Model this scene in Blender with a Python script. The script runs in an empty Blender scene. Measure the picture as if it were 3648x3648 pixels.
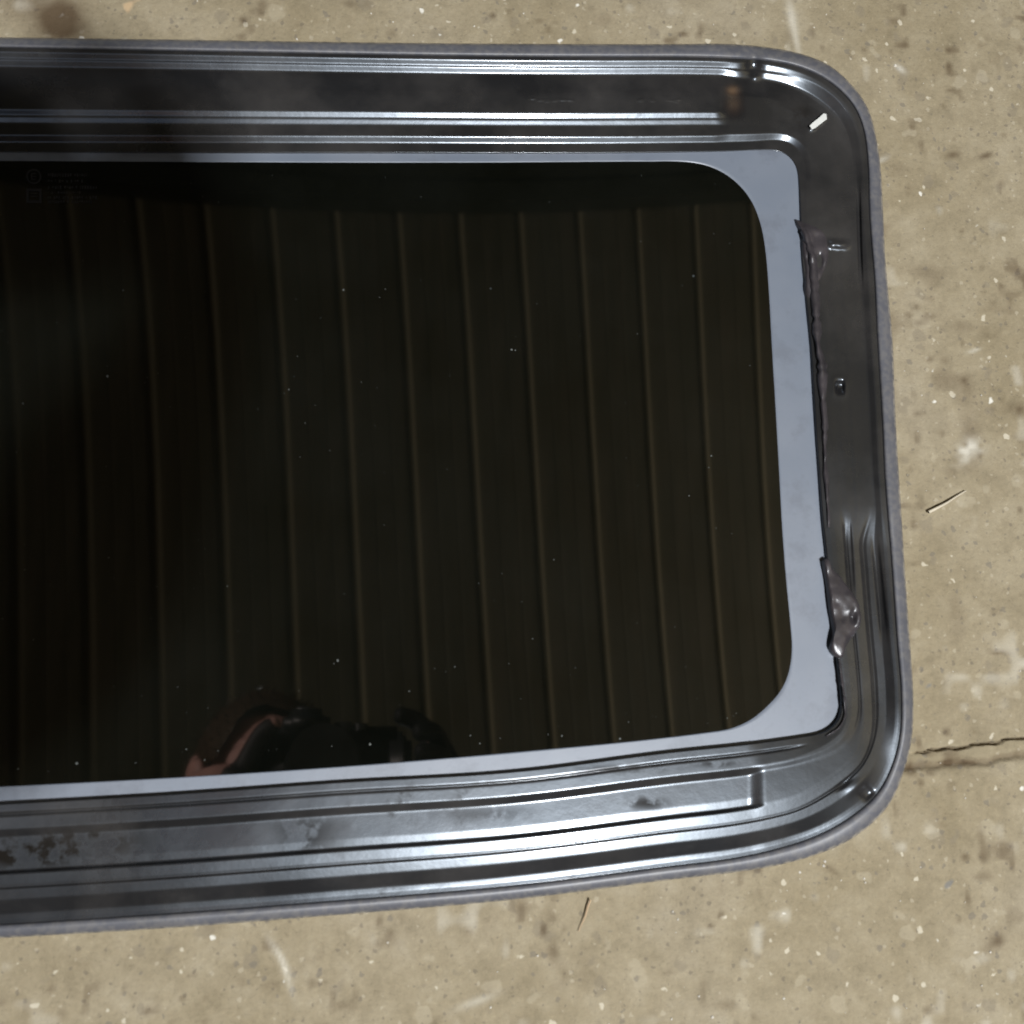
import bpy, bmesh, math, random
import numpy as np
from mathutils import Vector, Matrix, Quaternion
random.seed(7); rng = np.random.default_rng(11)
scn = bpy.context.scene
COL = scn.collection

# ------------------------------------------------------------------ camera
S = 3648/1932; F = 2254*S; PC = 1824.0; H = 0.63
nadir = (620*S, 1420*S)                                   # foot of the vertical under the lens
n = np.array([(nadir[0]-PC)/F, -(nadir[1]-PC)/F, -1.0]); n /= np.linalg.norm(n)
Zc = -n; Xc = np.array([1.0, 0, 0]); Xc -= Xc@Zc*Zc; Xc /= np.linalg.norm(Xc); Yc = np.cross(Zc, Xc)
RW = np.array([Xc, Yc, Zc])
cam_d = bpy.data.cameras.new('camera'); cam = bpy.data.objects.new('camera', cam_d); COL.objects.link(cam)
scn.camera = cam
cam_d.sensor_width = 36; cam_d.lens = 36*2254/1932; cam_d.clip_start = 0.01; cam_d.clip_end = 60
cam.matrix_world = Matrix.Translation((0, 0, H)) @ Matrix(RW.tolist()).to_4x4()
cam_d.dof.use_dof = True; cam_d.dof.focus_distance = 0.98; cam_d.dof.aperture_fstop = 16.0

def un(px, py, z=0.0):
    """a point of the photographed plane at height z"""
    px = np.asarray(px, float); py = np.asarray(py, float)
    d = np.stack([(px-PC)/F, -(py-PC)/F, -np.ones_like(px)], -1) @ RW.T
    t = (z-H)/d[..., 2]
    return d[..., 0]*t, d[..., 1]*t

# ------------------------------------------------------------------ world, lamps, exposure
w = bpy.data.worlds.new('World'); scn.world = w; w.use_nodes = True
bg = w.node_tree.nodes['Background']; bg.inputs[0].default_value = (1.0, 0.80, 0.58, 1); bg.inputs[1].default_value = 0.03
def area(name, loc, aim, sx, sy, power, col):
    d = bpy.data.lights.new(name, 'AREA'); d.shape = 'RECTANGLE'; d.size = sx; d.size_y = sy
    d.energy = power; d.color = col
    o = bpy.data.objects.new(name, d); COL.objects.link(o); o.location = loc
    o.rotation_euler = (Vector(aim)-Vector(loc)).to_track_quat('-Z', 'Y').to_euler()
    return o
area('key_lamp', (0.80, -1.02, 3.0), (0.1, 0.15, 0), 0.14, 0.09, 154, (0.95, 0.97, 1.0))
area('cool_fill', (0.2, -0.85, 3.35), (0.2, -0.85, 0), 3.2, 1.2, 5.4, (0.40, 0.62, 1.0))  # added cool panel, no roof window; gives the lower rail its blue sheen
area('small_lamp', (-1.15, -0.55, 3.0), (0.1, 0.15, 0), 0.048, 0.048, 1.8, (0.97, 0.95, 1.0))
sp_ = bpy.data.lights.new('face_fill', 'SPOT'); sp_.energy = 62; sp_.spot_size = math.radians(19); sp_.spot_blend = .5; sp_.shadow_soft_size = .04; sp_.color = (1.0, .86, .80)
so_ = bpy.data.objects.new('face_fill', sp_); COL.objects.link(so_); so_.location = (-1.0, .55, .32); so_.rotation_euler = (Vector((-.07, .03, .77))-so_.location).to_track_quat('-Z', 'Y').to_euler()  # added narrow spot that brightens the head for its reflection
area('roof_fill', (5.2, 0.2, 2.3), (4.9, 0.2, 5.0), 0.6, 0.6, 270, (1.0, 0.88, 0.70))  # added upward fill that brightens the roof mirrored in the glass
area('forehead_fill', (-0.5, 4.6, 1.4), (0.1, 0.2, 0), 3.0, 1.8, 8, (0.70, 0.84, 1.0))  # added soft panel for the forehead; no door stands there
scn.view_settings.view_transform = 'Standard'; scn.view_settings.look = 'None'
scn.view_settings.exposure = 0; scn.view_settings.gamma = 1

# ------------------------------------------------------------------ helpers
def mat(name):
    m = bpy.data.materials.new(name); m.use_nodes = True
    nt = m.node_tree; b = nt.nodes['Principled BSDF']
    def N(t, **k):
        x = nt.nodes.new('ShaderNode'+t)
        for a, v in k.items():
            if a.startswith('_'): x.inputs[int(a[1:])].default_value = v
            else: setattr(x, a, v)
        return x
    def L(a, i, bb, j): nt.links.new(a.outputs[i], bb.inputs[j])
    return m, nt, b, N, L
def ramp(N, stops, interp='LINEAR'):
    r = N('ValToRGB'); e = r.color_ramp.elements; r.color_ramp.interpolation = interp
    e[0].position, e[0].color = stops[0][0], (*stops[0][1], 1) if len(stops[0][1]) == 3 else stops[0][1]
    e[1].position, e[1].color = stops[-1][0], (*stops[-1][1], 1)
    for p, c in stops[1:-1]:
        q = e.new(p); q.color = (*c, 1)
    return r
def g(v): return (v, v, v)
def np_mesh(name, V, Fq, m, parent=None, smooth=True, attrs=None):
    me = bpy.data.meshes.new(name); V = np.asarray(V, np.float32); Fq = np.asarray(Fq, np.int32)
    k = Fq.shape[1]
    me.vertices.add(len(V)); me.vertices.foreach_set('co', V.ravel())
    me.loops.add(Fq.size); me.loops.foreach_set('vertex_index', Fq.ravel())
    me.polygons.add(len(Fq)); me.polygons.foreach_set('loop_start', np.arange(0, Fq.size, k, dtype=np.int32))
    me.polygons.foreach_set('loop_total', np.full(len(Fq), k, np.int32))
    me.update(calc_edges=True); me.validate()
    me.polygons.foreach_set('use_smooth', np.full(len(me.polygons), smooth))
    for a, v in (attrs or {}).items():
        at = me.attributes.new(a, 'FLOAT', 'POINT'); at.data.foreach_set('value', np.asarray(v, np.float32).ravel())
    me.materials.append(m)
    o = bpy.data.objects.new(name, me); COL.objects.link(o)
    if parent: o.parent = parent
    return o
def bm_obj(name, bm, m, parent=None, smooth=True):
    me = bpy.data.meshes.new(name); bm.normal_update(); bm.to_mesh(me); bm.free()
    for p in me.polygons: p.use_smooth = smooth
    me.materials.append(m); o = bpy.data.objects.new(name, me); COL.objects.link(o)
    if parent: o.parent = parent
    return o
def tag(o, label, cat, group=None, kind=None):
    if label: o['label'] = label
    if cat: o['category'] = cat
    if group: o['group'] = group
    if kind: o['kind'] = kind
def grid_faces(nr, nc, wrap=False):
    i = np.arange(nr-1)[:, None]; j = np.arange(nc if wrap else nc-1)[None, :]
    a = i*nc+j; b = i*nc+(j+1) % nc
    return np.stack([a, b, b+nc, a+nc], -1).reshape(-1, 4)
def smoothstep(a, b, x):
    t = np.clip((x-a)/(b-a), 0, 1); return t*t*(3-2*t)
def vnoise(x, y, sc, seed=0):
    r = np.random.default_rng(seed); T = r.random((64, 64))
    x = x*sc+100; y = y*sc+100; xi = np.floor(x).astype(int); yi = np.floor(y).astype(int)
    fx = x-xi; fy = y-yi; fx = fx*fx*(3-2*fx); fy = fy*fy*(3-2*fy)
    A = T[xi % 64, yi % 64]; B = T[(xi+1) % 64, yi % 64]; C = T[xi % 64, (yi+1) % 64]; D = T[(xi+1) % 64, (yi+1) % 64]
    return (A*(1-fx)+B*fx)*(1-fy)+(C*(1-fx)+D*fx)*fy-0.5

# ------------------------------------------------------------------ outlines seen in the photograph (source pixels)
E0 = [(-420,126),(0,133),(600,141),(1216,150),(1800,156),(2200,157),(2432,157),(2589,156),(2715,166),(2860,193),(2954,231),(3030,297),(3090,379),(3121,485),(3137,598),(3146,755),(3153,906),(3161,1000),(3180,1217),(3190,1476),(3203,1699),(3223,2017),(3241,2276),(3251,2420),(3254,2540),(3247,2640),(3222,2740),(3166,2869),(3100,2940),(3021,2996),(2918,3042),(2762,3084),(2607,3109),(2400,3133),(1850,3203),(1200,3260),(600,3306),(0,3342),(-420,3364)]
E1 = [(-420,161),(0,170),(600,181),(1216,193),(1800,202),(2200,204),(2432,204),(2589,208),(2747,219),(2841,238),(2935,279),(2998,327),(3049,390),(3077,466),(3090,566),(3096,755),(3105,880),(3112,959),(3125,1217),(3141,1476),(3151,1699),(3176,2017),(3194,2276),(3210,2499),(3206,2610),(3182,2714),(3125,2826),(3021,2916),(2918,2973),(2762,3025),(2607,3058),(2400,3084),(1850,3152),(1200,3208),(600,3254),(0,3293),(-420,3318)]
E5 = [(-420,543),(0,543),(1216,543),(2432,541),(2600,538),(2705,534),(2772,536),(2810,554),(2838,592),(2849,661),(2853,743),(2859,907),(2869,1010),(2879,1114),(2890,1217),(2900,1373),(2910,1528),(2923,1699),(2935,1862),(2946,1960),(2954,2043),(2963,2147),(2975,2250),(2986,2349),(2993,2420),(3001,2490),(2998,2548),(2976,2585),(2928,2613),(2870,2624),(2711,2647),(2400,2680),(1850,2749),(1200,2789),(600,2832),(0,2866),(-420,2888)]
E6 = [(-420,577),(0,577),(1800,579),(2300,577),(2432,578),(2495,586),(2558,609),(2621,653),(2671,713),(2703,787),(2718,850),(2726,906),(2735,1010),(2747,1217),(2763,1476),(2776,1699),(2785,1862),(2801,2069),(2816,2224),(2822,2302),(2814,2380),(2800,2425),(2778,2465),(2731,2517),(2669,2567),(2607,2594),(2504,2611),(2400,2624),(1850,2678),(1200,2732),(600,2771),(0,2802),(-420,2822)]
# matching places along the four outlines: stations
ANCH = [  # E0, E1, E5, E6
 ((-420,126),(-420,161),(-420,543),(-420,577)),
 ((2432,157),(2432,204),(2432,541),(2300,577)),
 ((2700,165),(2700,214),(2640,537),(2432,578)),
 ((3000,270),(2975,308),(2805,551),(2621,653)),
 ((3135,590),(3092,600),(2852,700),(2718,850)),
 ((3180,1217),(3125,1217),(2890,1217),(2747,1217)),
 ((3241,2276),(3194,2276),(2977,2260),(2822,2302)),
 ((3250,2620),(3207,2600),(3001,2500),(2800,2425)),
 ((3130,2910),(3100,2850),(2976,2585),(2731,2517)),
 ((2762,3084),(2762,3025),(2760,2640),(2560,2604)),
 ((1850,3203),(1850,3152),(1850,2749),(1850,2678)),
 ((-420,3364),(-420,3318),(-420,2888),(-420,2822))]
def resample(P, m=6000):
    P = np.array(P, float); d = np.r_[0, np.cumsum(np.hypot(*np.diff(P, axis=0).T))]
    # Catmull-Rom (non-uniform tangents)
    T = np.gradient(P, d, axis=0); q = np.linspace(0, d[-1], m); i = np.clip(np.searchsorted(d, q)-1, 0, len(d)-2)
    h = (d[i+1]-d[i])[:, None]; t = ((q-d[i])[:, None])/h
    out = (2*t**3-3*t**2+1)*P[i]+(t**3-2*t**2+t)*h*T[i]+(-2*t**3+3*t**2)*P[i+1]+(t**3-t**2)*h*T[i+1]
    # light smoothing of the traced wobble
    k = 41; pad = np.vstack([2*out[0]-out[1:k][::-1], out, 2*out[-1]-out[-k:-1][::-1]])
    ker = np.hanning(2*k-1); ker /= ker.sum()
    return np.stack([np.convolve(pad[:, c], ker, 'valid') for c in (0, 1)], 1)
NS = 1100
sigA = None
def stations():
    global sigA
    rs = [resample(e) for e in (E0, E1, E5, E6)]
    idx = np.array([[np.argmin(((rs[c]-np.array(a[c]))**2).sum(1)) for c in range(4)] for a in ANCH], float)
    idx[0] = 0; idx[-1] = 5999
    L = idx[:, 1]/5999; sigA = L
    from_sig = np.linspace(0, 1, NS)
    # smooth (pchip like) remap
    out = []
    for c in range(4):
        v = np.interp(from_sig, L, idx[:, c]); k = 25
        pv = np.r_[2*v[0]-v[1:k][::-1], v, 2*v[-1]-v[-k:-1][::-1]]; ker = np.hanning(2*k-1); ker /= ker.sum()
        v = np.clip(np.convolve(pv, ker, 'valid'), 0, 5999)
        lo = np.floor(v).astype(int); hi = np.minimum(lo+1, 5999); f = (v-lo)[:, None]
        out.append(rs[c][lo]*(1-f)+rs[c][hi]*f)
    return from_sig, out
SIG, (P0, P1, P5, P6) = stations()

GZ = 0.0062
def glass_z(X, Y):
    return GZ-.0041*X*X+.0594*X*Y*Y-.0239*X*X*Y-.03*X**3-.2239*X*Y**3+.365*X*X*Y*Y

# long axis of the panel, centre line beyond the left edge of the picture
cA = np.array(un(-330, 1700, .008)); ang = math.radians(4.3)
U = np.array([math.cos(ang), math.sin(ang)]); Vv = np.array([-U[1], U[0]])
def mirror_xy(x, y):
    s = (x-cA[0])*U[0]+(y-cA[1])*U[1]
    return x-2*s*U[0], y-2*s*U[1]
def half_cut(P):
    x, y = un(P[:, 0], P[:, 1], .008); s = (x-cA[0])*U[0]+(y-cA[1])*U[1]
    return s
def doubled(V, Fc):
    V = np.asarray(V, float); V2 = V.copy(); V2[:, 0], V2[:, 1] = mirror_xy(V[:, 0], V[:, 1])
    F2 = np.asarray(Fc)[:, ::-1]+len(V)
    return np.vstack([V, V2]), np.vstack([Fc, F2])
def axis_clip(x, y):
    """pull points left of the centre line back onto it so both halves meet"""
    s = (x-cA[0])*U[0]+(y-cA[1])*U[1]; k = np.minimum(s, 0)
    return x-k*U[0], y-k*U[1]

# ------------------------------------------------------------------ frame relief, (t, z mm) knots from outer to inner edge at stations
KT  = [(0,15.5),(.036,15.4),(.098,13.5),(.113,13.4),(.178,11.5),(.20,11.4),(.335,12.8),(.37,13.1),(.41,13.2),(.585,13.0),(.643,11.5),(.660,11.4),(.718,10.2),(.832,10.1),(.903,7.95),(1,7.8)]
KT2 = [(0,15.2),(.04,15.1),(.11,13.4),(.13,13.3),(.20,11.6),(.22,11.4),(.36,11.8),(.40,12.0),(.45,11.8),(.58,11.2),(.643,10.9),(.660,10.8),(.718,10.5),(.82,10.1),(.90,7.95),(1,7.8)]
KC = [(0,15.3),(.055,15.2),(.10,14.7),(.16,12.9),(.235,10.7),(.28,10.2),(.36,10.0),(.45,10.0),(.50,10.0),(.58,10.0),(.62,10.0),(.66,10.0),(.70,10.0),(.78,9.8),(.86,8.1),(1,7.9)]
KR  = [(0,12.0),(.07,12.0),(.09,11.9),(.17,10.7),(.20,10.5),(.25,10.4),(.30,10.3),(.4,10.2),(.45,10.2),(.5,10.1),(.6,10.1),(.7,10.0),(.75,10.0),(.84,9.9),(.92,9.8),(1,9.2)]
KR2 = [(0,11.0),(.05,11.0),(.10,10.6),(.25,8.4),(.37,8.1),(.43,7.2),(.49,8.5),(.55,8.8),(.60,9.0),(.63,9.1),(.66,9.1),(.69,8.3),(.72,9.1),(.84,9.5),(.92,9.5),(1,9.2)]
KB2 = [(0,7.0),(.045,7.0),(.09,7.3),(.25,9.0),(.37,9.6),(.39,8.8),(.42,9.6),(.50,9.8),(.53,9.8),(.56,9.9),(.62,9.9),(.72,9.9),(.76,10.0),(.82,10.5),(.88,10.5),(1,9.6)]
KB1 = [(0,4.7),(.04,4.7),(.085,5.1),(.20,8.4),(.294,9.3),(.302,8.7),(.322,9.1),(.42,9.9),(.437,10.0),(.452,10.05),(.514,10.1),(.735,10.2),(.745,10.25),(.785,10.9),(.80,11.0),(1,10.4)]
KB = [(0,4.5),(.04,4.5),(.085,4.9),(.20,8.4),(.294,9.3),(.302,8.6),(.322,9.0),(.42,9.7),(.438,7.3),(.448,7.2),(.514,7.7),(.715,8.0),(.728,8.1),(.790,10.6),(.80,10.6),(1,11.0)]
# station sigma of a pixel on E1
r1 = resample(E1)
def sg(px, py): return np.argmin(((r1-np.array([px, py]))**2).sum(1))/5999
ST = [(0,KT),(sg(2570,207),KT),(sg(2640,211),KT2),(sg(2720,216),KT2),(sg(2975,308),KC),(sg(3090,620),KR),(sg(3125,1217),KR),(sg(3158,1800),KR),(sg(3172,1960),KR2),(sg(3210,2499),KR2),(sg(3100,2850),KB2),(sg(2800,3013),KB1),(sg(2733,3033),KB1),(sg(2668,3046),KB),(1,KB)]
NT = 190
tt = np.linspace(0, 1, NT)
sx_ = np.array([s for s, _ in ST]); KK = np.array([k for _, k in ST])
Zf = np.zeros((NS, NT))
for i, s in enumerate(SIG):
    j = min(max(np.searchsorted(sx_, s)-1, 0), len(sx_)-2); f = (s-sx_[j])/(sx_[j+1]-sx_[j]); f = f*f*(3-2*f)
    K = KK[j]*(1-f)+KK[j+1]*f
    Zf[i] = np.interp(tt, K[:, 0], K[:, 1])
wB = smoothstep(sg(2960,2955), sg(2800,3013), SIG)[:, None]          # small crease along the lower inner flange
Zf -= wB*1.0*np.exp(-((tt-.915)/.008)**2)
for _ in range(3):                                                    # rounded bends of pressed sheet
    Zf[:, 1:-1] = .25*Zf[:, :-2]+.5*Zf[:, 1:-1]+.25*Zf[:, 2:]
PX = P1[:, None, 0]*(1-tt)+P5[:, None, 0]*tt; PY = P1[:, None, 1]*(1-tt)+P5[:, None, 1]*tt
def gb(x, y, rx, ry, rot=0, p=2):
    c, s = math.cos(rot), math.sin(rot); a = (PX-x)*c+(PY-y)*s; b = -(PX-x)*s+(PY-y)*c
    return np.exp(-((np.abs(a)/rx)**p+(np.abs(b)/ry)**p))
Zf -= 2.6*gb(2684,232,26,40,0,2)                # pinch in the upper ridges
Zf += 1.5*gb(2690,275,16,14)
Zf -= 1.2*gb(2612,365,34,46,0,4)                # pressed pocket ending the upper channel
Zf += 2.2*gb(2915,437,36,8,-0.72,4)             # stamped tab in the corner
Zf += 2.4*gb(2986,871,36,12,0.05,4)              # small rib on the right rail
Zf -= 1.6*gb(3062,840,7,150,-0.03,4)            # slots
Zf -= 1.5*gb(3135,2110,13,150,-0.10,4)
Zf -= 1.2*gb(3026,1990,13,120,-0.06,4)
Zf -= 2.6*gb(2992,1378,15,19,0,4)               # round hole
Zf += 0.35*gb(2992,1378,30,34,0,4)
Zf -= 1.5*gb(3085,2822,22,20,0.8,4); Zf += .8*gb(3050,2800,20,40,.8)      # lower right dimple
Zf -= 1.0*gb(3006,2795,8,30,.9)
# embossed characters of the upper rail (too worn to read)
for k in range(13):
    if k in (6,): continue
    x0 = 1882+k*13; Zf += .34*gb(x0, 356+rng.uniform(-5, 5), 3.0, rng.uniform(3, 8), rng.uniform(-.4, .4), 4)
for x0 in (2280, 2292, 2312, 2322, 2378, 2390, 2408, 2416):
    Zf += .34*gb(x0, 356+rng.uniform(-5, 5), 3.2, rng.uniform(4, 9), rng.uniform(-.3, .3), 4)
# sheet waviness
wx, wy = un(PX, PY, .008)
Zf += .10*vnoise(wx, wy, 28, 3)+.05*vnoise(wx, wy, 90, 4)
FX, FY = un(PX, PY, Zf/1000)
FXc, FYc = axis_clip(FX, FY)
Vf = np.stack([FXc, FYc, Zf/1000], -1)
# skirt: inner lip down to the glass, outer lip down under the trim
inner = Vf[:, -1:].copy(); inner[..., 2] = glass_z(inner[..., 0], inner[..., 1])+.0002
outer = Vf[:, :1].copy(); outer[..., 2] -= .0035
Vf = np.concatenate([outer, Vf, inner], 1)
keep = (half_cut(P1) > -.006)
i0 = np.where(~keep)[0]
a0 = 0
while not keep[a0]: a0 += 1
a1 = NS
while not keep[a1-1]: a1 -= 1
sl = slice(max(a0-1, 0), min(a1+1, NS))
Vf = Vf[sl]

# ------------------------------------------------------------------ materials
# black painted pressed steel
m_steel, nt, b, N, L = mat('black_paint')
tc = N('TexCoord'); b.inputs['IOR'].default_value = 1.6
n1 = N('TexNoise', _2=38.0, _3=6.0); L(tc, 'Object', n1, 0)
n2 = N('TexNoise', _2=160.0, _3=5.0, _4=.65); L(tc, 'Object', n2, 0)
dr = ramp(N, [(.58, g(0)), (.78, g(1))]); L(n1, 0, dr, 0)
dr2 = ramp(N, [(.46, g(0)), (.66, g(1))]); L(n2, 0, dr2, 0)
mul = N('Math', operation='MULTIPLY'); L(dr, 0, mul, 0); L(dr2, 0, mul, 1)
at = N('Attribute', attribute_name='grime'); add = N('Math', operation='ADD', use_clamp=True)
gm = N('Math', operation='MULTIPLY'); L(at, 'Fac', gm, 0)
ng = N('TexNoise', _2=85.0, _3=6.0, _4=.62); L(tc, 'Object', ng, 0)
dr3 = ramp(N, [(.40, g(0)), (.52, g(1))]); L(ng, 0, dr3, 0); L(dr3, 0, gm, 1)
L(mul, 0, add, 0); L(gm, 0, add, 1)
mx = N('MixRGB', _1=(.014, .0135, .0138, 1), _2=(.012, .010, .008, 1)); L(add, 0, mx, 0)
ru = N('Attribute', attribute_name='rust'); mx2 = N('MixRGB', _2=(.085, .050, .028, 1)); L(ru, 'Fac', mx2, 0)
nf = N('TexNoise', _2=19.0, _3=5.0, _4=.6); L(tc, 'Object', nf, 0); rf = ramp(N, [(.42, g(0)), (.68, g(1))]); L(nf, 0, rf, 0)
mf_ = N('MixRGB', _2=(.050, .046, .043, 1)); mfs = N('Math', operation='MULTIPLY', _1=.6); L(rf, 0, mfs, 0); L(mfs, 0, mf_, 0); L(mx, 0, mf_, 1); L(mf_, 0, mx2, 1)
L(mx2, 0, b, 'Base Color')
rr = N('MapRange', _1=0, _2=1, _3=.28, _4=.55); L(add, 0, rr, 0)
n3 = N('TexNoise', _2=14.0, _3=4.0); L(tc, 'Object', n3, 0)
rr2 = N('MapRange', _1=.3, _2=.7, _3=-.05, _4=.06); L(n3, 0, rr2, 0)
ra = N('Math', operation='ADD'); L(rr, 0, ra, 0); L(rr2, 0, ra, 1); L(ra, 0, b, 'Roughness')
cw_ = N('MapRange', _1=0, _2=1, _3=.5, _4=0); L(add, 0, cw_, 0); L(cw_, 0, b, 'Coat Weight'); b.inputs['Coat Roughness'].default_value = .16
b.inputs['Specular Tint'].default_value = (.80, .90, 1.0, 1)
sw_ = N('MapRange', _1=0, _2=1, _3=.5, _4=.02); L(add, 0, sw_, 0); L(sw_, 0, b, 'Specular IOR Level')
bp = N('Bump', _0=.12, _1=.0006); L(n2, 0, bp, 'Height'); L(bp, 0, b, 'Normal')

# ceramic border of the glass
m_band, nt, b, N, L = mat('grey_ceramic_border')
tc = N('TexCoord')
n1 = N('TexNoise', _2=24.0, _3=4.0); L(tc, 'Object', n1, 0)
n2 = N('TexNoise', _2=900.0, _3=2.0); L(tc, 'Object', n2, 0)
r = ramp(N, [(.3, (.134, .158, .198)), (.7, (.168, .190, .228))]); L(n1, 0, r, 0)
sm = N('TexNoise', _2=46.0, _3=7.0, _4=.7); L(tc, 'Object', sm, 0); sr = ramp(N, [(.52, g(0)), (.66, g(.55))]); L(sm, 0, sr, 0)
sx = N('MixRGB', _2=(.098, .112, .140, 1)); L(sr, 0, sx, 0); L(r, 0, sx, 1); L(sx, 0, b, 'Base Color')
sq = N('MapRange', _1=0, _2=1, _3=.37, _4=.52); L(sm, 0, sq, 0); L(sq, 0, b, 'Roughness'); b.inputs['IOR'].default_value = 1.8
bp = N('Bump', _0=.05, _1=.0003); L(n2, 0, bp, 'Height'); L(bp, 0, b, 'Normal')

# tinted glass
m_glass, nt, b, N, L = mat('tinted_glass')
tc = N('TexCoord')
n1 = N('TexNoise', _2=9.0, _3=6.0, _4=.7); L(tc, 'Object', n1, 0)
r = ramp(N, [(.35, (.0015, .0018, .0012)), (.75, (.0045, .005, .004))]); L(n1, 0, r, 0)
vo = N('TexVoronoi', _2=85.0); L(tc, 'Object', vo, 0)
ds = ramp(N, [(.0, g(1)), (.045, g(1)), (.075, g(0))]); L(vo, 'Distance', ds, 0)
sp = N('SeparateColor'); L(vo, 'Color', sp, 0)
th = N('Math', operation='GREATER_THAN', _1=.93); L(sp, 0, th, 0)
mm = N('Math', operation='MULTIPLY'); L(ds, 0, mm, 0); L(th, 0, mm, 1)
m3 = N('Math', operation='MULTIPLY'); L(mm, 0, m3, 0); L(sp, 1, m3, 1)
mx = N('MixRGB', _2=(.055, .065, .065, 1)); L(m3, 0, mx, 0); L(r, 0, mx, 1); L(mx, 0, b, 'Base Color')
b.inputs['Roughness'].default_value = .03; b.inputs['IOR'].default_value = 1.75

# rubber trim
m_trim, nt, b, N, L = mat('grey_rubber')
tc = N('TexCoord'); n1 = N('TexNoise', _2=45.0, _3=6.0, _4=.6); L(tc, 'Object', n1, 0)
r = ramp(N, [(.3, (.082, .083, .094)), (.5, (.095, .096, .108)), (.72, (.112, .112, .124))]); L(n1, 0, r, 0)
n4 = N('TexNoise', _2=300.0, _3=3.0); L(tc, 'Object', n4, 0)
at = N('Attribute', attribute_name='dust'); dm = N('Math', operation='MULTIPLY')
dd = ramp(N, [(.42, g(0)), (.60, g(1))]); L(n4, 0, dd, 0); L(at, 'Fac', dm, 0); L(dd, 0, dm, 1)
mx = N('MixRGB', _2=(.30, .27, .22, 1)); L(dm, 0, mx, 0); L(r, 0, mx, 1); L(mx, 0, b, 'Base Color')
b.inputs['Roughness'].default_value = .42
bp = N('Bump', _0=.06, _1=.0003); L(n4, 0, bp, 'Height'); L(bp, 0, b, 'Normal')

m_seal, nt, b, N, L = mat('dried_sealant')
tc = N('TexCoord'); n1 = N('TexNoise', _2=120.0, _3=4.0); L(tc, 'Object', n1, 0)
r = ramp(N, [(.3, (.028, .025, .027)), (.7, (.058, .050, .053))]); L(n1, 0, r, 0); L(r, 0, b, 'Base Color')
b.inputs['Roughness'].default_value = .32
bp = N('Bump', _0=.6, _1=.0008); L(n1, 0, bp, 'Height'); L(bp, 0, b, 'Normal')

def plain(name, c, rough, metal=0):
    m, nt, b, N, L = mat(name)
    tc = N('TexCoord'); n1 = N('TexNoise', _2=60.0, _3=4.0); L(tc, 'Object', n1, 0)
    r = ramp(N, [(.3, tuple(x*.85 for x in c)), (.7, tuple(min(1, x*1.12) for x in c))]); L(n1, 0, r, 0); L(r, 0, b, 'Base Color')
    b.inputs['Roughness'].default_value = rough; b.inputs['Metallic'].default_value = metal
    return m

# ------------------------------------------------------------------ the sunroof panel
panel = bpy.data.objects.new('sunroof_panel', None); COL.objects.link(panel)
tag(panel, 'glass sunroof panel with black pressed steel frame lying face down on concrete', 'sunroof')
nr, nc = Vf.shape[:2]
V, Fc = doubled(Vf.reshape(-1, 3), grid_faces(nr, nc))
def blob(px, py, cx, cy, rx, ry): return np.exp(-(((px-cx)/rx)**2+((py-cy)/ry)**2))
gx, gy = PX[sl], PY[sl]
gr = (.7*blob(gx, gy, 2240, 2740, 200, 18)+.8*blob(gx, gy, 2550, 2720, 90, 16)+.6*blob(gx, gy, 1100, 3010, 120, 40)+1.1*blob(gx, gy, 330, 3000, 230, 80)+1.1*blob(gx, gy, 60, 3045, 170, 65)+.7*blob(gx, gy, 1090, 2945, 160, 45)
      +.9*blob(gx, gy, 2300, 2860, 90, 28)+.5*blob(gx, gy, 1700, 2900, 200, 30)+.6*blob(gx, gy, 1400, 462, 420, 14)
      +.8*blob(gx, gy, 2440, 462, 60, 10)+.7*blob(gx, gy, 1900, 390, 220, 22)+.9*blob(gx, gy, 2850, 410, 90, 70)+.35*blob(gx, gy, 3000, 1640, 40, 90))
rs_ = .9*blob(gx, gy, 2610, 322, 20, 16)+.35*blob(gx, gy, 2615, 370, 26, 34)
def padded(a): a = np.concatenate([a[:, :1], a, a[:, -1:]], 1).ravel(); return np.r_[a, a*0]
frame = np_mesh('steel_frame', V, Fc, m_steel, panel, attrs={'grime': padded(np.clip(gr, 0, 1)), 'rust': padded(np.clip(rs_, 0, 1))})

# ceramic band, a skin over the glass between glass opening and frame (running on a little under the frame)
tb = np.linspace(-.12, 1, 30)[None, :]
bx = P5[:, None, 0]*(1-tb)+P6[:, None, 0]*tb; by = P5[:, None, 1]*(1-tb)+P6[:, None, 1]*tb
X, Y = un(bx, by, GZ); X, Y = axis_clip(X, Y)
Vb = np.stack([X, Y, glass_z(X, Y)+.0003], -1); Vb[:, -1, 2] -= .0004
Vb = Vb[sl]; nr, nc = Vb.shape[:2]
V, Fc = doubled(Vb.reshape(-1, 3), grid_faces(nr, nc)); np_mesh('ceramic_border', V, Fc, m_band, panel)

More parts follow.
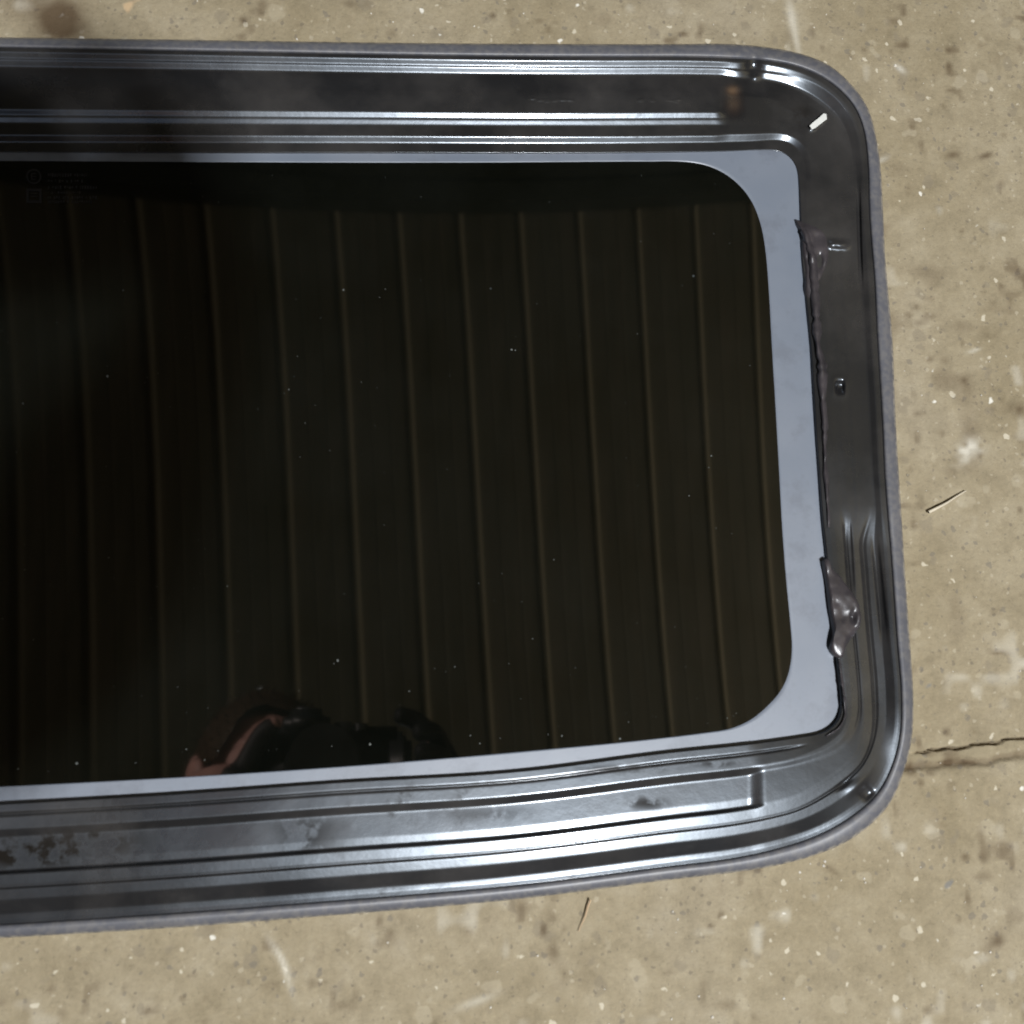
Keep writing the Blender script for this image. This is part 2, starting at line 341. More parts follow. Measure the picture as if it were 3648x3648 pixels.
# glass sheet: from under the band to the long axis of the panel, with its lower face and edge
X5, Y5 = un((P5[:, 0]*1.0+P6[:, 0]*0), P5[:, 1], GZ); X5, Y5 = axis_clip(X5, Y5); X5, Y5 = X5[sl], Y5[sl]
s5 = (X5-cA[0])*U[0]+(Y5-cA[1])*U[1]
s5c = np.clip(s5, 0, s5.max()-.16); qx, qy = cA[0]+s5c*U[0], cA[1]+s5c*U[1]
k = np.linspace(0, 1, 70)[None, :]
X = X5[:, None]*(1-k)+qx[:, None]*k; Y = Y5[:, None]*(1-k)+qy[:, None]*k
Vg = np.stack([X, Y, glass_z(X, Y)], -1)
lowr = Vg[:, :1].copy(); lowr[..., 2] -= .004
cen = Vg[:, -1:].copy(); cen[..., 2] -= .004
Vg = np.concatenate([cen, lowr, Vg], 1)
nr, nc = Vg.shape[:2]; V, Fc = doubled(Vg.reshape(-1, 3), grid_faces(nr, nc))
glass = np_mesh('glass_pane', V, Fc, m_glass, panel)

# rubber trim round the outside, its cross section swept along the outline
zo = Zf[:, 0]/1000
sec = [(1.06, -.0042), (1.04, -.0012), (.97, -.0006), (.93, .0004), (.80, .0011), (.55, .0010), (.30, .0004), (.12, -.0005), (.04, -.0016), (.0, -.0035), (.02, -.9)]
cols = []; dst = []
for q, dz in sec:
    px = P0[:, 0]*(1-q)+P1[:, 0]*q; py = P0[:, 1]*(1-q)+P1[:, 1]*q
    z = np.maximum(zo+dz, .0002) if dz > -.5 else np.zeros(NS)+.0001
    if dz == -.9: z = np.zeros(NS)+.0001
    X, Y = un(px, py, z if dz > -.5 else np.maximum(zo-.0035, .0002)); X, Y = axis_clip(X, Y)
    wob = .0002*vnoise(X, Y, 30, 9)
    cols.append(np.stack([X+wob*(q < .3), Y+wob*(q < .3), z+(.00012*vnoise(X, Y, 40, 5) if dz > -.5 else 0)], -1)); dst.append(np.full(NS, 1.0 if q < .12 else 0.15))
Vt = np.stack(cols, 1)[sl]; dst = np.stack(dst, 1)[sl].ravel(); nr, nc = Vt.shape[:2]
V, Fc = doubled(Vt.reshape(-1, 3), grid_faces(nr, nc)); np_mesh('rubber_trim', V, Fc, m_trim, panel, attrs={'dust': np.r_[dst, dst]})

# dried urethane sealant squeezed out along the right inner edge: bead and two torn flaps
def ribbon(name, pts, wd, zt, m, parent, amp=.0006, seed=1):
    P = resample(pts, 2400)[::6]; d = np.gradient(P, axis=0); d /= np.hypot(*d.T)[:, None]; nn = np.stack([-d[:, 1], d[:, 0]], 1)
    s = np.linspace(0, 1, 400); W = np.interp(s, np.linspace(0, 1, len(wd)), wd)
    W = W*(1+.9*vnoise(s*9, s*0+seed, 2.3, seed)+.6*vnoise(s*30, s*0+seed, 2.1, seed+2))
    ph = np.linspace(0, math.pi, 12); rows = []
    for a in ph:
        off = math.cos(a); hgt = math.sin(a)
        px = P[:, 0]+nn[:, 0]*W*off; py = P[:, 1]+nn[:, 1]*W*off
        z = np.interp(s, np.linspace(0, 1, len(zt)), zt)/1000*hgt+GZ+.0004
        X, Y = un(px, py, z); z = z+amp*hgt*vnoise(X, Y, 220, seed)*2
        rows.append(np.stack([X, Y, z], -1))
    V = np.stack(rows, 1); return np_mesh(name, V.reshape(-1, 3), grid_faces(400, 12), m, parent)
ribbon('sealant_bead', [(2866,820),(2890,900),(2900,1000),(2907,1120),(2917,1250),(2926,1290),(2930,1400),(2938,1520),(2938,1560),(2940,1660),(2948,1780),(2954,1880)],
       [16,20,22,18,16,20,17,15,12,11,10,8], [6.4,7.0,6.2,6.0,6.2,6.8,6.0,5.8,5.2,5.0,4.6,4.2], m_seal, panel, seed=5)
def flap(name, poly, zr, seed, hole=None):
    """a thick torn sheet of sealant: filled outline, relief, thickness"""
    P = resample(poly+[poly[0]], 2400)[:-1:12]; c = P.mean(0); rows = []
    K = 16
    for k in range(K+1):
        f = k/K; q = c*f+P*(1-f); X, Y = un(q[:, 0], q[:, 1], .011)
        rim = min(1, f*5)
        z = zr/1000+.0016*math.sqrt(rim)+.0022*vnoise(X, Y, 95, seed)+.0008*vnoise(X, Y, 260, seed+1)
        if hole is not None: z = z-.003*np.exp(-(((q[:, 0]-hole[0])/9)**2+((q[:, 1]-hole[1])/20)**2))
        rows.append(np.stack([X, Y, z], -1))
    low = rows[0].copy(); low[:, 2] = GZ+.0005; rows.insert(0, low)
    V = np.stack(rows, 0); return np_mesh(name, V.reshape(-1, 3), grid_faces(len(rows), P.shape[0], True), m_seal, panel)
flap('sealant_flap', [(2838,775),(2872,786),(2905,795),(2935,822),(2950,860),(2956,900),(2950,945),(2932,990),(2912,1030),(2900,1075),(2884,1060),(2872,960),(2862,880),(2856,815),(2846,800)], 9.8, 21, (2922,925))
flap('sealant_flap', [(2936,1996),(2950,1985),(2960,2010),(2998,2050),(3028,2092),(3058,2140),(3070,2185),(3068,2230),(3045,2270),(3020,2300),(2998,2345),(2984,2338),(2964,2312),(2974,2255),(2962,2170),(2950,2070)], 9.4, 33, (3043,2200))
bm = bmesh.new(); P_ = [(2884,448),(2893,462),(2906,455),(2946,424),(2944,406),(2934,404),(2912,424),(2896,436)]
lo = []
for zz in (.0100, .0122):
    lo.append([bm.verts.new((float(un(x, y, zz)[0]), float(un(x, y, zz)[1]), zz)) for x, y in P_])
bm.faces.new(lo[1]); bm.faces.new(lo[0][::-1])
for i_ in range(8): bm.faces.new((lo[0][i_], lo[0][(i_+1) % 8], lo[1][(i_+1) % 8], lo[1][i_]))
bmesh.ops.recalc_face_normals(bm, faces=bm.faces); bm_obj('white_piece', bm, plain('off_white', (.62, .62, .58), .5), panel, False)  # small raised off-white piece at the corner tab
# second, thin lip of sealant below the lower flap
ribbon('sealant_bead', [(2990,2350),(2999,2420),(3008,2500),(3010,2550),(2990,2590),(2945,2622)], [6,7,7,6,7,8], [4.8,4.8,5.0,5.0,5.0,5.2], m_seal, panel, seed=8)

# maker's stamp printed in the corner of the glass: two symbols and rows of characters too faint to read
m_ink = plain('faded_grey_print', (.015, .014, .015), .5)
bm = bmesh.new()
def ink(x0, y0, x1, y1):
    X, Y = un(np.array([x0, x1, x1, x0], float), np.array([y0, y0, y1, y1], float), GZ)
    vs = [bm.verts.new((a, c, glass_z(a, c)+.00022)) for a, c in zip(X, Y)]; bm.faces.new(vs)
for y0, x1, hh in ((620, 310, 13), (643, 300, 10), (664, 345, 12), (684, 290, 9), (700, 350, 12), (715, 325, 12)):
    x = 172
    while x < x1:
        ww = random.choice((5, 7, 8)); ink(x, y0+random.choice((0, 2)), x+ww-2, y0+hh-random.choice((0, 3))); x += ww+random.choice((1, 2, 2, 8))
for k in range(24):
    a = k*math.tau/24; ink(122+24*math.cos(a)-3, 632+24*math.sin(a)-3, 122+24*math.cos(a)+3, 632+24*math.sin(a)+3)
for y0 in (620, 630, 640): ink(112, y0, 130, y0+4)
ink(112, 620, 116, 644)
for r_ in ((95, 675, 150, 684), (95, 684, 104, 716), (141, 684, 150, 716), (95, 716, 150, 726), (110, 690, 135, 694), (110, 700, 135, 704)): ink(*r_)
bmesh.ops.recalc_face_normals(bm, faces=bm.faces)
bm_obj('glass_stamp', bm, m_ink, panel, False)

# dust and one modelled lens glint on the glass and grit on the concrete
def specks(name, pts, m, parent, zf):
    vs = []; fs = []
    for (X, Y, r, h) in pts:
        k0 = len(vs); kk = 6; a0 = random.random()*6
        z0 = zf(X, Y)
        ring = [(X+r*random.uniform(.6, 1.2)*math.cos(a0+i*math.tau/kk), Y+r*random.uniform(.6, 1.2)*math.sin(a0+i*math.tau/kk)) for i in range(kk)]
        for x, y in ring: vs.append((x, y, z0))
        for x, y in ring: vs.append((X+(x-X)*.6, Y+(y-Y)*.6, z0+h))
        vs.append((X, Y, z0+h*1.1))
        for i in range(kk):
            j = (i+1) % kk; fs += [(k0+i, k0+j, k0+kk+j), (k0+i, k0+kk+j, k0+kk+i), (k0+kk+i, k0+kk+j, k0+2*kk)]
    return np_mesh(name, vs, fs, m, parent, False)
m_dust_glint = plain('pale_dust_and_glint', (.12, .13, .12), .9)
D = lambda x, y: (x*S, y*S)
pts = []
for x, y, r in ((203,710,.0009),(965,660,.0009),(972,661,.0007),(1045,1056,.0006),(648,547,.0008),(1342,860,.0008),(1337,882,.0005),(637,1246,.0010),(630,1252,.0005),(772,1304,.0006),(698,1404,.0010),(1180,760,.0004),  # the dot just under the lens is its mirrored glint, modelled as a speck
                (1170,1394,.0008),(1060,1388,.0008),(905,1403,.0006),(145,1440,.0010),(1005,1205,.0005),(960,1252,.0005),(858,1258,.0005),(1300,935,.0006),(205,1052,.0005),(545,735,.0006),(1085,1260,.0004)):
    X, Y = un(x*S, y*S, GZ); pts.append((float(X), float(Y), r*.75, .0002))
for _ in range(150):
    x = random.uniform(0, 1440); y = random.uniform(330, 1380); X, Y = un(x*S, y*S, GZ); pts.append((float(X), float(Y), random.uniform(.00010, .00028), .0001))
for _ in range(22):
    x = random.uniform(0, 1400); y = 1466-.073*x*1.0+random.gauss(-14, 12); X, Y = un(x*S, min(y, 1466-.073*x-4)*S, GZ); pts.append((float(X), float(Y), random.uniform(.00012, .0004), .0001))
du = specks('dust_and_glint', pts, m_dust_glint, panel, lambda a, c: glass_z(a, c)+.0001); du['kind'] = 'stuff'

# ------------------------------------------------------------------ concrete floor
xs = np.unique(np.r_[np.linspace(-6, -.4, 24), np.arange(-.4, .60, .0016), np.linspace(.6, 6, 24)])
ys = np.unique(np.r_[np.linspace(-6, -.26, 24), np.arange(-.26, .56, .0016), np.linspace(.56, 6, 24)])
ck = [(1640,1440),(1720,1424),(1734,1419),(1745,1421),(1756,1414),(1770,1416),(1790,1411),(1808,1413),(1828,1409),(1838,1404),(1850,1404),(1870,1402),(1884,1404),(1894,1397),(1902,1394),(1918,1394),(1932,1393),(1990,1388),(2200,1360)]
ck2 = [(1640,1462),(1720,1447),(1760,1444),(1790,1443),(1820,1437),(1840,1437),(1870,1436),(1890,1429),(1932,1425),(2010,1415),(2200,1390)]
cw = lambda L_: np.array([[float(v) for v in un(x*S, y*S, 0)] for x, y in L_])
c1, c2 = cw(ck), cw(ck2)
ymid = np.interp(.36, c1[:, 0], c1[:, 1]); ys = np.unique(np.r_[ys, np.arange(ymid-.02, ymid+.03, .0004)])
GX, GY = np.meshgrid(xs, ys, indexing='xy')
def dline(c): return GY-np.interp(GX, c[:, 0], c[:, 1])
inx = smoothstep(.18, .26, GX)
d1 = dline(c1)+.0005*vnoise(GX, GY, 260, 41)+.0005*vnoise(GX, GY, 900, 42); d2 = dline(c2)+.0016*vnoise(GX, GY, 160, 43)
wd = .0004+.0009*(vnoise(GX, GY, 90, 44)+.4).clip(0)
crack = np.exp(-(d1/wd)**2)*inx*smoothstep(-.5, -.05, vnoise(GX, GY, 60, 45)*1.2)
crack2 = np.exp(-(d2/.0022)**2)*inx
ZG = -.0040*crack-.0022*crack2+.0009*vnoise(GX, GY, 8, 46)+.0005*vnoise(GX, GY, 45, 47)+.00028*vnoise(GX, GY, 240, 48)+.00018*vnoise(GX, GY, 560, 49)
ZG -= .0009
def at_(px, py, r, r2=None, rot=0):
    x, y = un(px*S, py*S, 0); dx = GX-x; dy = GY-y; c, s_ = math.cos(rot), math.sin(rot)
    return np.exp(-((dx*c+dy*s_)/r)**2-((-dx*s_+dy*c)/(r2 or r))**2)
stain_and_shadow = 1.7*at_(114, 38, .0120, .0120)*(.85+.4*vnoise(GX, GY, 150, 77))+.45*at_(60, 5, .02, .012)+.4*at_(740, 60, .003, .003)+.8*at_(1800, 290, .005, .0022, .2)+.9*at_(1862, 292, .005, .002, .3)+.5*at_(1875,1780,.008,.004,.9)+.6*at_(1888,1776,.003)+.5*at_(1568,1640,.005,.0014,-.6)+.55*crack2+.7*crack  # first term paints the fingertip's cast shadow brown; the others are stains
stain_and_shadow += .9*(vnoise(GX, GY, 35, 61)*vnoise(GX, GY, 180, 62)*6-.35).clip(0, 1)
stain_and_shadow += .55*(vnoise(GX, GY, 9, 71)*vnoise(GX, GY, 60, 72)*7-.55).clip(0, 1)
scuff = .9*at_(1830,850,.009,.006,.5)*(vnoise(GX, GY, 300, 63)+.35).clip(0)*2+.7*at_(1495,30,.003,.012,.1)+.5*at_(1505,80,.002,.012,.1)+.9*at_(1700,128,.004,.002,-.6)+.5*at_(1665,300,.005,.0015,.5)+.7*at_(1840,660,.004,.001,.3)+.6*at_(540,1838,.0015,.010,.35)+.5*at_(525,1800,.0015,.01,.6)+.5*at_(900,1890,.01,.002,.3)+.6*at_(1600,1560,.014,.006,.6)*(vnoise(GX,GY,200,65)+.4).clip(0)
scuff += .8*(vnoise(GX, GY, 22, 66)*vnoise(GX, GY, 120, 67)*6-.5).clip(0, 1)
m_con, nt, b, N, L = mat('weathered_concrete')
tc = N('TexCoord')
n0 = N('TexNoise', _2=7.0, _3=6.0, _4=.6); L(tc, 'Object', n0, 0)
nA = N('TexNoise', _2=55.0, _3=8.0, _4=.68); L(tc, 'Object', nA, 0)
nB = N('TexNoise', _2=420.0, _3=6.0, _4=.75); L(tc, 'Object', nB, 0)
rA = ramp(N, [(.28, (.258, .214, .138)), (.50, (.326, .272, .178)), (.74, (.375, .320, .220))]); L(nA, 0, rA, 0)
r0 = ramp(N, [(.30, (.82, .80, .74)), (.55, (1, 1, 1)), (.8, (1.0, 1.02, 1.10))]); L(n0, 0, r0, 0)
m0 = N('MixRGB', blend_type='MULTIPLY', _0=1.0); L(rA, 0, m0, 1); L(r0, 0, m0, 2)
rB = ramp(N, [(.28, g(.50)), (.42, g(.90)), (.6, g(1.05)), (.75, g(1.45))]); L(nB, 0, rB, 0)
m1 = N('MixRGB', blend_type='MULTIPLY', _0=.60); L(m0, 0, m1, 1); L(rB, 0, m1, 2)
prev = m1
def speckle(scale, thr, rad0, rad1, col, seed, fac=1.0):
    global prev
    mp = N('Mapping'); mp.inputs['Location'].default_value = (seed*3.1, seed*1.7, seed*.9); L(tc, 'Object', mp, 0)
    nw = N('TexNoise', _2=scale*1.6, _3=2.0); L(mp, 0, nw, 0)
    mxv = N('MixRGB', blend_type='LINEAR_LIGHT', _0=.35/scale); L(mp, 0, mxv, 1); L(nw, 'Color', mxv, 2)
    v = N('TexVoronoi', _2=scale); L(mxv, 0, v, 0)
    s = N('SeparateColor'); L(v, 'Color', s, 0)
    rd = N('MapRange', _1=0, _2=1, _3=rad0, _4=rad1); L(s, 1, rd, 0)
    sb = N('Math', operation='SUBTRACT'); L(rd, 0, sb, 0); L(v, 'Distance', sb, 1)
    ml = N('Math', operation='MULTIPLY', use_clamp=True, _1=14.0); L(sb, 0, ml, 0)
    gt = N('Math', operation='GREATER_THAN', _1=thr); L(s, 0, gt, 0)
    mu = N('Math', operation='MULTIPLY'); L(ml, 0, mu, 0); L(gt, 0, mu, 1)
    mf = N('Math', operation='MULTIPLY', _1=fac); L(mu, 0, mf, 0)
    mx = N('MixRGB', _2=(*col, 1)); L(mf, 0, mx, 0); L(prev, 0, mx, 1); prev = mx
speckle(70, .55, .12, .35, (.22, .185, .13), 1, .45)
speckle(55, .62, .10, .34, (.46, .40, .285), 2, .35)
speckle(260, .70, .12, .36, (.16, .135, .10), 8, .55)
speckle(230, .72, .10, .34, (.48, .42, .31), 9, .45)
speckle(150, .72, .10, .32, (.17, .15, .12), 3, .55)
speckle(120, .80, .08, .26, (.62, .56, .43), 4, .75)
speckle(85, .90, .06, .20, (.80, .77, .68), 5, .85)
speckle(45, .93, .06, .16, (.16, .17, .18), 6, .6)
speckle(38, .95, .04, .12, (.60, .42, .24), 7, .7)
sa = N('Attribute', attribute_name='stain_and_shadow'); sc_ = N('Math', operation='MULTIPLY', use_clamp=True, _1=.85); L(sa, 'Fac', sc_, 0)
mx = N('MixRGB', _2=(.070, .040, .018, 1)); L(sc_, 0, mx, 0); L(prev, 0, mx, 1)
sb = N('Attribute', attribute_name='scuff'); sbm = N('Math', operation='MULTIPLY', use_clamp=True, _1=.8); L(sb, 'Fac', sbm, 0)
mx2 = N('MixRGB', _2=(.66, .62, .52, 1)); L(sbm, 0, mx2, 0); L(mx, 0, mx2, 1); L(mx2, 0, b, 'Base Color')
b.inputs['Roughness'].default_value = .82; b.inputs['IOR'].default_value = 1.35
bp = N('Bump', _0=.55, _1=.0015); L(nB, 0, bp, 'Height'); L(bp, 0, b, 'Normal')
ny, nx = GX.shape
gnd = np_mesh('concrete_floor', np.stack([GX, GY, ZG], -1).reshape(-1, 3), grid_faces(ny, nx), m_con, attrs={'stain_and_shadow': stain_and_shadow.clip(0, 1), 'scuff': scuff.clip(0, 1)})
gnd['kind'] = 'structure'

# grit
m_grit = plain('pale_grit', (.60, .56, .48), .8)
pts = []
for x, y, r in ((1558,1626,1.1),(1555,1634,1.2),(1510,1646,1.2),(1523,1607,.8),(1530,1630,.7),(1588,1661,.7),(1632,1658,.9),(1634,1665,.9),(1700,1700,.7),(1738,1636,.6),(988,24,1.0),(700,24,.9),(742,40,.8),(1630,500,.8),(1704,1260,.8),(1740,745,.7),(1853,745,.7),(1745,430,.6),(1690,122,1.3),(1854,1860,.7),(1320,1880,.8),(1015,1804,.8),(1270,1720,.8),(1280,1735,.8),(1345,1920,1.0),(372,0,.8),(560,72,.9),(960,1950,.8)):
    X, Y = un(x*S, y*S, 0); pts.append((float(X), float(Y), r*.0009, .0005))
for _ in range(230):
    x = random.uniform(-60, 2000); y = random.uniform(-40, 1990); X, Y = un(x*S, y*S, 0); pts.append((float(X), float(Y), random.uniform(.0002, .00055)*random.choice((1, 1, 1.5)), .0003))
gt_ = specks('grit', pts, m_grit, None, lambda a, c: -.0010)
tag(gt_, 'pale grit and dust crumbs scattered over the concrete', 'grit', kind='stuff')
def straw(name, pl, r, m, label):
    pl = [(*[float(v) for v in un(x*S, y*S, 0)], z) for x, y, z in pl]
    V = []; k = 6
    for i, p in enumerate(pl):
        q = Vector(pl[min(i+1, len(pl)-1)])-Vector(pl[max(i-1, 0)]); q.normalize(); a = q.cross(Vector((0, 0, 1))).normalized(); c = a.cross(q)
        rr_ = r*(1-.7*i/(len(pl)-1))
        for j in range(k):
            t = j*math.tau/k; v = Vector(p)+a*math.cos(t)*rr_+c*math.sin(t)*rr_; V.append(tuple(v))
    o = np_mesh(name, V, grid_faces(len(pl), k, True), m); tag(o, label, 'straw')
straw('straw', [(1113,1697,.0012),(1108,1712,.0010),(1104,1728,.0008),(1098,1742,.0007),(1091,1758,.0002)], .0006, plain('brown_straw', (.50, .35, .21), .7), 'thin brown stalk on the concrete below the lower edge of the panel')
straw('straw', [(1750,967,.0011),(1768,958,.0013),(1785,949,.0013),(1802,938,.0008),(1822,926,.0004)], .0010, plain('pale_straw', (.62, .55, .42), .7), 'short pale stalk on the concrete right of the panel')

# ------------------------------------------------------------------ roof high above, mirrored in the glass
m_roof, nt, b, N, L = mat('brown_roof_sheet'); wa = N('Attribute', attribute_name='lit_cap'); mw = N('MixRGB', _2=(.72, .64, .46, 1))
tc = N('TexCoord'); mp = N('Mapping'); mp.inputs['Scale'].default_value = (1, .06, 1); L(tc, 'Object', mp, 0)
n1 = N('TexNoise', _2=22.0, _3=5.0); L(mp, 0, n1, 0)
r = ramp(N, [(.3, (.155, .145, .100)), (.5, (.19, .175, .125)), (.7, (.235, .205, .15))]); L(n1, 0, r, 0); L(wa, 'Fac', mw, 0); L(r, 0, mw, 1); L(mw, 0, b, 'Base Color')
b.inputs['Roughness'].default_value = .6
CZ = 5.0
prof = [(0, 0), (.006, -.018), (.022, -.018), (.028, 0), (.11, 0), (.118, -.003), (.126, 0), (.20, 0), (.208, -.003), (.216, 0)]
XS = []; ZS = []; LIT = []
for k in range(-16, 30):
    for dx, dz in prof: XS.append(.3*k-1.313-.029+dx); ZS.append(CZ+dz); LIT.append(float(dz < -.01)*min(1, max(.12, (k+1)/6)))  # paler rib caps paint in the side light, dimmed towards the left
XS = np.array(XS); ZS = np.array(ZS)
_, ybx = un(900*S, 403*S, GZ); YB = float(ybx)+(CZ-GZ)*float(ybx)/(H-GZ)
rows = []
for yy in (-6.0, YB+.9):
    rows.append(np.stack([XS-.078*yy, np.full_like(XS, yy), ZS], -1))
roof = bpy.data.objects.new('metal_roof', None); COL.objects.link(roof); roof['kind'] = 'structure'
np_mesh('roof_sheet', np.stack(rows).reshape(-1, 3), grid_faces(2, len(XS)), m_roof, roof, False, attrs={'lit_cap': np.tile(LIT, 2)})
def box(bm, c, s, rot=None):
    M = Matrix.Translation(c) @ (rot.to_4x4() if rot else Matrix.Identity(4)) @ Matrix.Diagonal((*s, 1))
    return bmesh.ops.create_cube(bm, size=1, matrix=M)['verts']
bm = bmesh.new(); RZ = Matrix.Rotation(math.atan(.0707), 3, 'Z')
for c_, d_ in (((0, .28, CZ-.10), (12, .56, .16)), ((0, .03, CZ-.20), (12, .10, .03)), ((0, 3.2, CZ-.3), (12, 5.4, .02))): box(bm, RZ @ Vector(c_)+Vector((0, 2.64, 0)), d_, RZ)
bm_obj('roof_beam', bm, plain('dark_steel_beam', (.055, .060, .045), .6), roof, False)

# ------------------------------------------------------------------ photographer, mirrored in the lower edge of the glass
r_c = Vector(RW @ np.array([1., 0, 0])); u_c = Vector(RW @ np.array([0, 1., 0])); b_c = Vector(RW @ np.array([0, 0, 1.]))
C0 = Vector((0, 0, H))
def cp(r, u, bk): return C0+r_c*r+u_c*u+b_c*bk
RC = Matrix((r_c, u_c, b_c)).transposed()
pc = bpy.data.objects.new('photo_camera', None); COL.objects.link(pc)
tag(pc, 'black camera held over the panel, mirrored in the glass', 'camera')
m_cam = plain('black_camera_shell', (.022, .024, .024), .38); m_rim = plain('camera_lens_rim', (.05, .05, .05), .25)
def bevelbox(name, c, s, bev, m, parent):
    bm = bmesh.new(); box(bm, cp(*c), s, RC); bmesh.ops.bevel(bm, geom=bm.edges[:], offset=bev, segments=3, affect='EDGES'); return bm_obj(name, bm, m, parent)
bevelbox('camera_body', (.018, 0, .085), (.160, .088, .040), .010, m_cam, pc)
bevelbox('grip', (.088, -.004, .075), (.024, .078, .056), .010, m_cam, pc)
bevelbox('viewfinder_hump', (-.012, .046, .085), (.050, .032, .046), .009, m_cam, pc)
bevelbox('hot_shoe', (-.012, .0635, .088), (.022, .004, .020), .001, plain('worn_metal', (.4, .4, .4), .35, 1), pc)
def cyl(name, c, r, h_, m, parent, axis='b', seg=40, r2=None):
    bm = bmesh.new(); rot = RC if axis == 'b' else RC @ Matrix.Rotation(math.pi/2, 3, 'X')
    bmesh.ops.create_cone(bm, cap_ends=True, segments=seg, radius1=r, radius2=r2 or r, depth=h_, matrix=Matrix.Translation(cp(*c)) @ rot.to_4x4())
    return bm_obj(name, bm, m, parent, False)
cyl('lens', (-.004, -.004, .037), .034, .058, m_cam, pc); cyl('lens_rim', (-.004, -.004, .008), .0355, .006, m_rim, pc)
cyl('mode_dial', (.030, .044, .085), .011, .010, m_rim, pc, 'u'); cyl('exposure_dial', (.048, .043, .080), .008, .008, m_rim, pc, 'u')

person = bpy.data.objects.new('person', None); COL.objects.link(person)
tag(person, 'person with short brown hair in black clothes, crouching with a camera at the eye', 'person')
m_skin = plain('skin', (.70, .40, .34), .5); m_hair = plain('brown_hair', (.075, .045, .025), .45); m_cloth = plain('black_cloth', (.02, .02, .022), .85)
def skin(name, pts, edges, m, parent, root=0, sub=2):
    me = bpy.data.meshes.new(name); me.from_pydata([p[0] for p in pts], edges, []); me.materials.append(m)
    o = bpy.data.objects.new(name, me); COL.objects.link(o); o.parent = parent
    md = o.modifiers.new('skin', 'SKIN')
    if not me.skin_vertices:
        bpy.context.view_layer.objects.active = o
    for i, p in enumerate(pts):
        r = p[1]; r = (r, r) if not isinstance(r, tuple) else r
        me.skin_vertices[0].data[i].radius = r; me.skin_vertices[0].data[i].use_root = (i == root)
    md.use_smooth_shade = True
    s_ = o.modifiers.new('sub', 'SUBSURF'); s_.levels = sub; s_.render_levels = sub
    return o
def X3(v): return tuple(v)
head = cp(-.040, -.010, .200)                  # head centre behind the viewfinder
crown = cp(-.042, .085, .235); chin = cp(-.040, -.105, .155); brow = cp(-.040, .055, .190)
neck = cp(-.045, -.120, .235); chest = Vector((-.30, -.38, .88)); belly = Vector((-.46, -.58, .74)); pel = Vector((-.58, -.74, .56))
shR = Vector((-.13, -.30, .93)); shL = Vector((-.45, -.34, .86)); elR = Vector((.10, -.24, .80)); elL = Vector((-.33, -.18, .68))
wrR = cp(.150, -.060, .088); wrL = cp(-.110, -.02, .085)
pts = [(X3(pel), .11), (X3(belly), (.13, .10)), (X3(chest), (.13, .10)), (X3(neck), .052), (X3(cp(-.040, -.060, .205)), (.058, .062)), (X3(head), (.073, .085)), (X3(cp(-.040, .050, .222)), (.068, .075)), (X3(crown), (.040, .045)),
       (X3(shR), .055), (X3(elR), .040), (X3(wrR), .026), (X3(shL), .055), (X3(elL), .040), (X3(wrL), .026)]
ed = [(0, 1), (1, 2), (2, 3), (3, 4), (4, 5), (5, 6), (6, 7), (2, 8), (8, 9), (9, 10), (2, 11), (11, 12), (12, 13)]
def add(p, r, par): pts.append((X3(p), r)); ed.append((par, len(pts)-1)); return len(pts)-1
for sgn, wi in ((1, 10), (-1, 13)):            # palms and fingers
    if sgn > 0:
        pal = add(cp(.134, -.004, .084), .026, wi)
        chains = [[(.128, .036, .080), (.108, .053, .078), (.084, .058, .076)], [(.136, .024, .070), (.122, .034, .050), (.098, .030, .042)], [(.138, .004, .064), (.124, .008, .044), (.098, .010, .040)], [(.136, -.014, .064), (.122, -.014, .044), (.098, -.010, .040)], [(.104, -.020, .098), (.082, -.006, .114), (.060, .004, .116)]]
    else:
        pal = add(cp(-.080, -.025, .080), .022, wi)
        chains = [[(-.070, -.040, .060), (-.050, -.048, .045), (-.030, -.050, .040)], [(-.064, -.050, .066), (-.040, -.058, .050), (-.016, -.058, .044)], [(-.064, -.054, .076), (-.040, -.062, .066), (-.018, -.062, .058)], [(-.066, -.054, .088), (-.044, -.062, .084), (-.024, -.060, .080)], [(-.072, .010, .070), (-.060, .034, .060), (-.044, .044, .050)]]
    for ch in chains:
        q = pal
        for i, c in enumerate(ch): q = add(cp(*c), (.0105, .0095, .008)[i], q)
hip = [(Vector((-.68, -.78, .50)), Vector((-.80, -.46, .42)), Vector((-.82, -.80, .10)), Vector((-.82, -.64, .03))), (Vector((-.48, -.80, .50)), Vector((-.36, -.50, .40)), Vector((-.42, -.88, .10)), (Vector((-.38, -.72, .03))))]
for hp, kn, an, to in hip:
    a = add(hp, .085, 0); a = add(kn, .062, a); a = add(an, .040, a); add(to, .035, a)
body = skin('body', pts, ed, m_skin, person)
cl = [(X3(pel), .125), (X3(belly), (.145, .115)), (X3(chest), (.145, .115)), (X3(neck*.6+chest*.4), .075), (X3(shR), .068), (X3(elR), .052), (X3(wrR*.8+elR*.2), .038), (X3(shL), .068), (X3(elL), .052), (X3(wrL*.8+elL*.2), .038)]
ec = [(0, 1), (1, 2), (2, 3), (2, 4), (4, 5), (5, 6), (2, 7), (7, 8), (8, 9)]
skin('jacket', cl, ec, m_cloth, person)
cl = [(X3(pel), .13)]; ec = []
for hp, kn, an, to in hip:
    cl += [(X3(hp), .098), (X3(kn), .074), (X3(an), .052)]; k0 = len(cl)-3; ec += [(0, k0), (k0, k0+1), (k0+1, k0+2)]
skin('trousers', cl, ec, m_cloth, person)
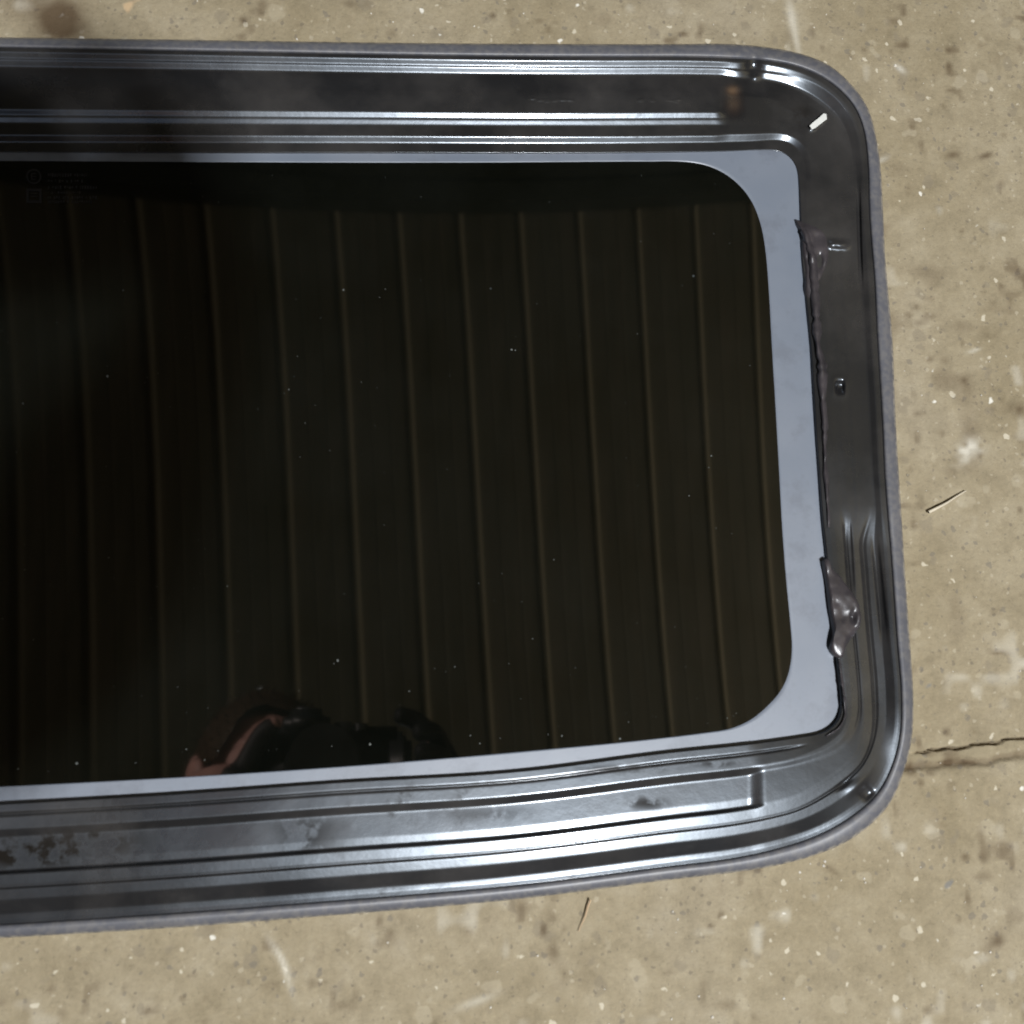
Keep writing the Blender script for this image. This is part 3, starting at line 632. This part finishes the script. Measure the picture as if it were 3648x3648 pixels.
for hp, kn, an, to in hip: skin('shoe', [(X3(an+Vector((0, -.03, -.05))), .045), (X3(to+Vector((0, .06, 0))), .038)], [(0, 1)], m_cloth, person)
gp = [pts[10]]; ge = []; gmap = {10: 0}
def fat(p, f): return (p[0], p[1]+.0022 if not isinstance(p[1], tuple) else p[1])
for wi in (10, 13):
    gp = [fat(pts[wi], 0)]; gmap = {wi: 0}; ge = []
    for a, c in ed:
        if a in gmap and c > 13: gmap[c] = len(gp); gp.append(fat(pts[c], 0)); ge.append((gmap[a], gmap[c]))
    skin('glove', gp, ge, plain('black_glove', (.018, .018, .020), .6), person)
# ears
for sg_ in (-1, 1):
    bm = bmesh.new(); bmesh.ops.create_uvsphere(bm, u_segments=16, v_segments=12, radius=1, matrix=Matrix.Translation(cp(-.040+sg_*.081, .006, .200)) @ RC.to_4x4() @ Matrix.Rotation(sg_*.45, 4, 'Y') @ Matrix.Diagonal((.008, .032, .019, 1)))
    bm_obj('ear', bm, m_skin, person)
# hair: many short strands over the scalp on a cap
bm = bmesh.new(); bmesh.ops.create_icosphere(bm, subdivisions=4, radius=1)
hc = Vector((-.041, .012, .225))
for v in list(bm.verts):
    p = v.co.copy(); v.co = cp(hc.x+p.x*.083, hc.y+p.y*.104, hc.z+p.z*.096)
    v.co += (v.co-cp(*hc)).normalized()*random.uniform(-.001, .003)
    v.tag = (p.z < -.74 and p.y < .88) or (p.z < .0 and p.y < .08) or p.y < -.75
bmesh.ops.delete(bm, geom=[v for v in bm.verts if v.tag], context='VERTS')
vs = [(v.co.copy()) for v in bm.verts]
for c in vs:
    for _ in range(3):
        d = (c-cp(*hc)).normalized(); tg = (d*.55+Vector((random.uniform(-1, 1), random.uniform(-1, 1), random.uniform(-1, 1)))*.8).normalized()
        sd = tg.cross(d).normalized()*.0009; q = c+d*.001
        a = bm.verts.new(q-sd); e = bm.verts.new(q+sd); f = bm.verts.new(q+tg*random.uniform(.006, .013)); bm.faces.new((a, e, f))
bm_obj('hair', bm, m_hair, person)
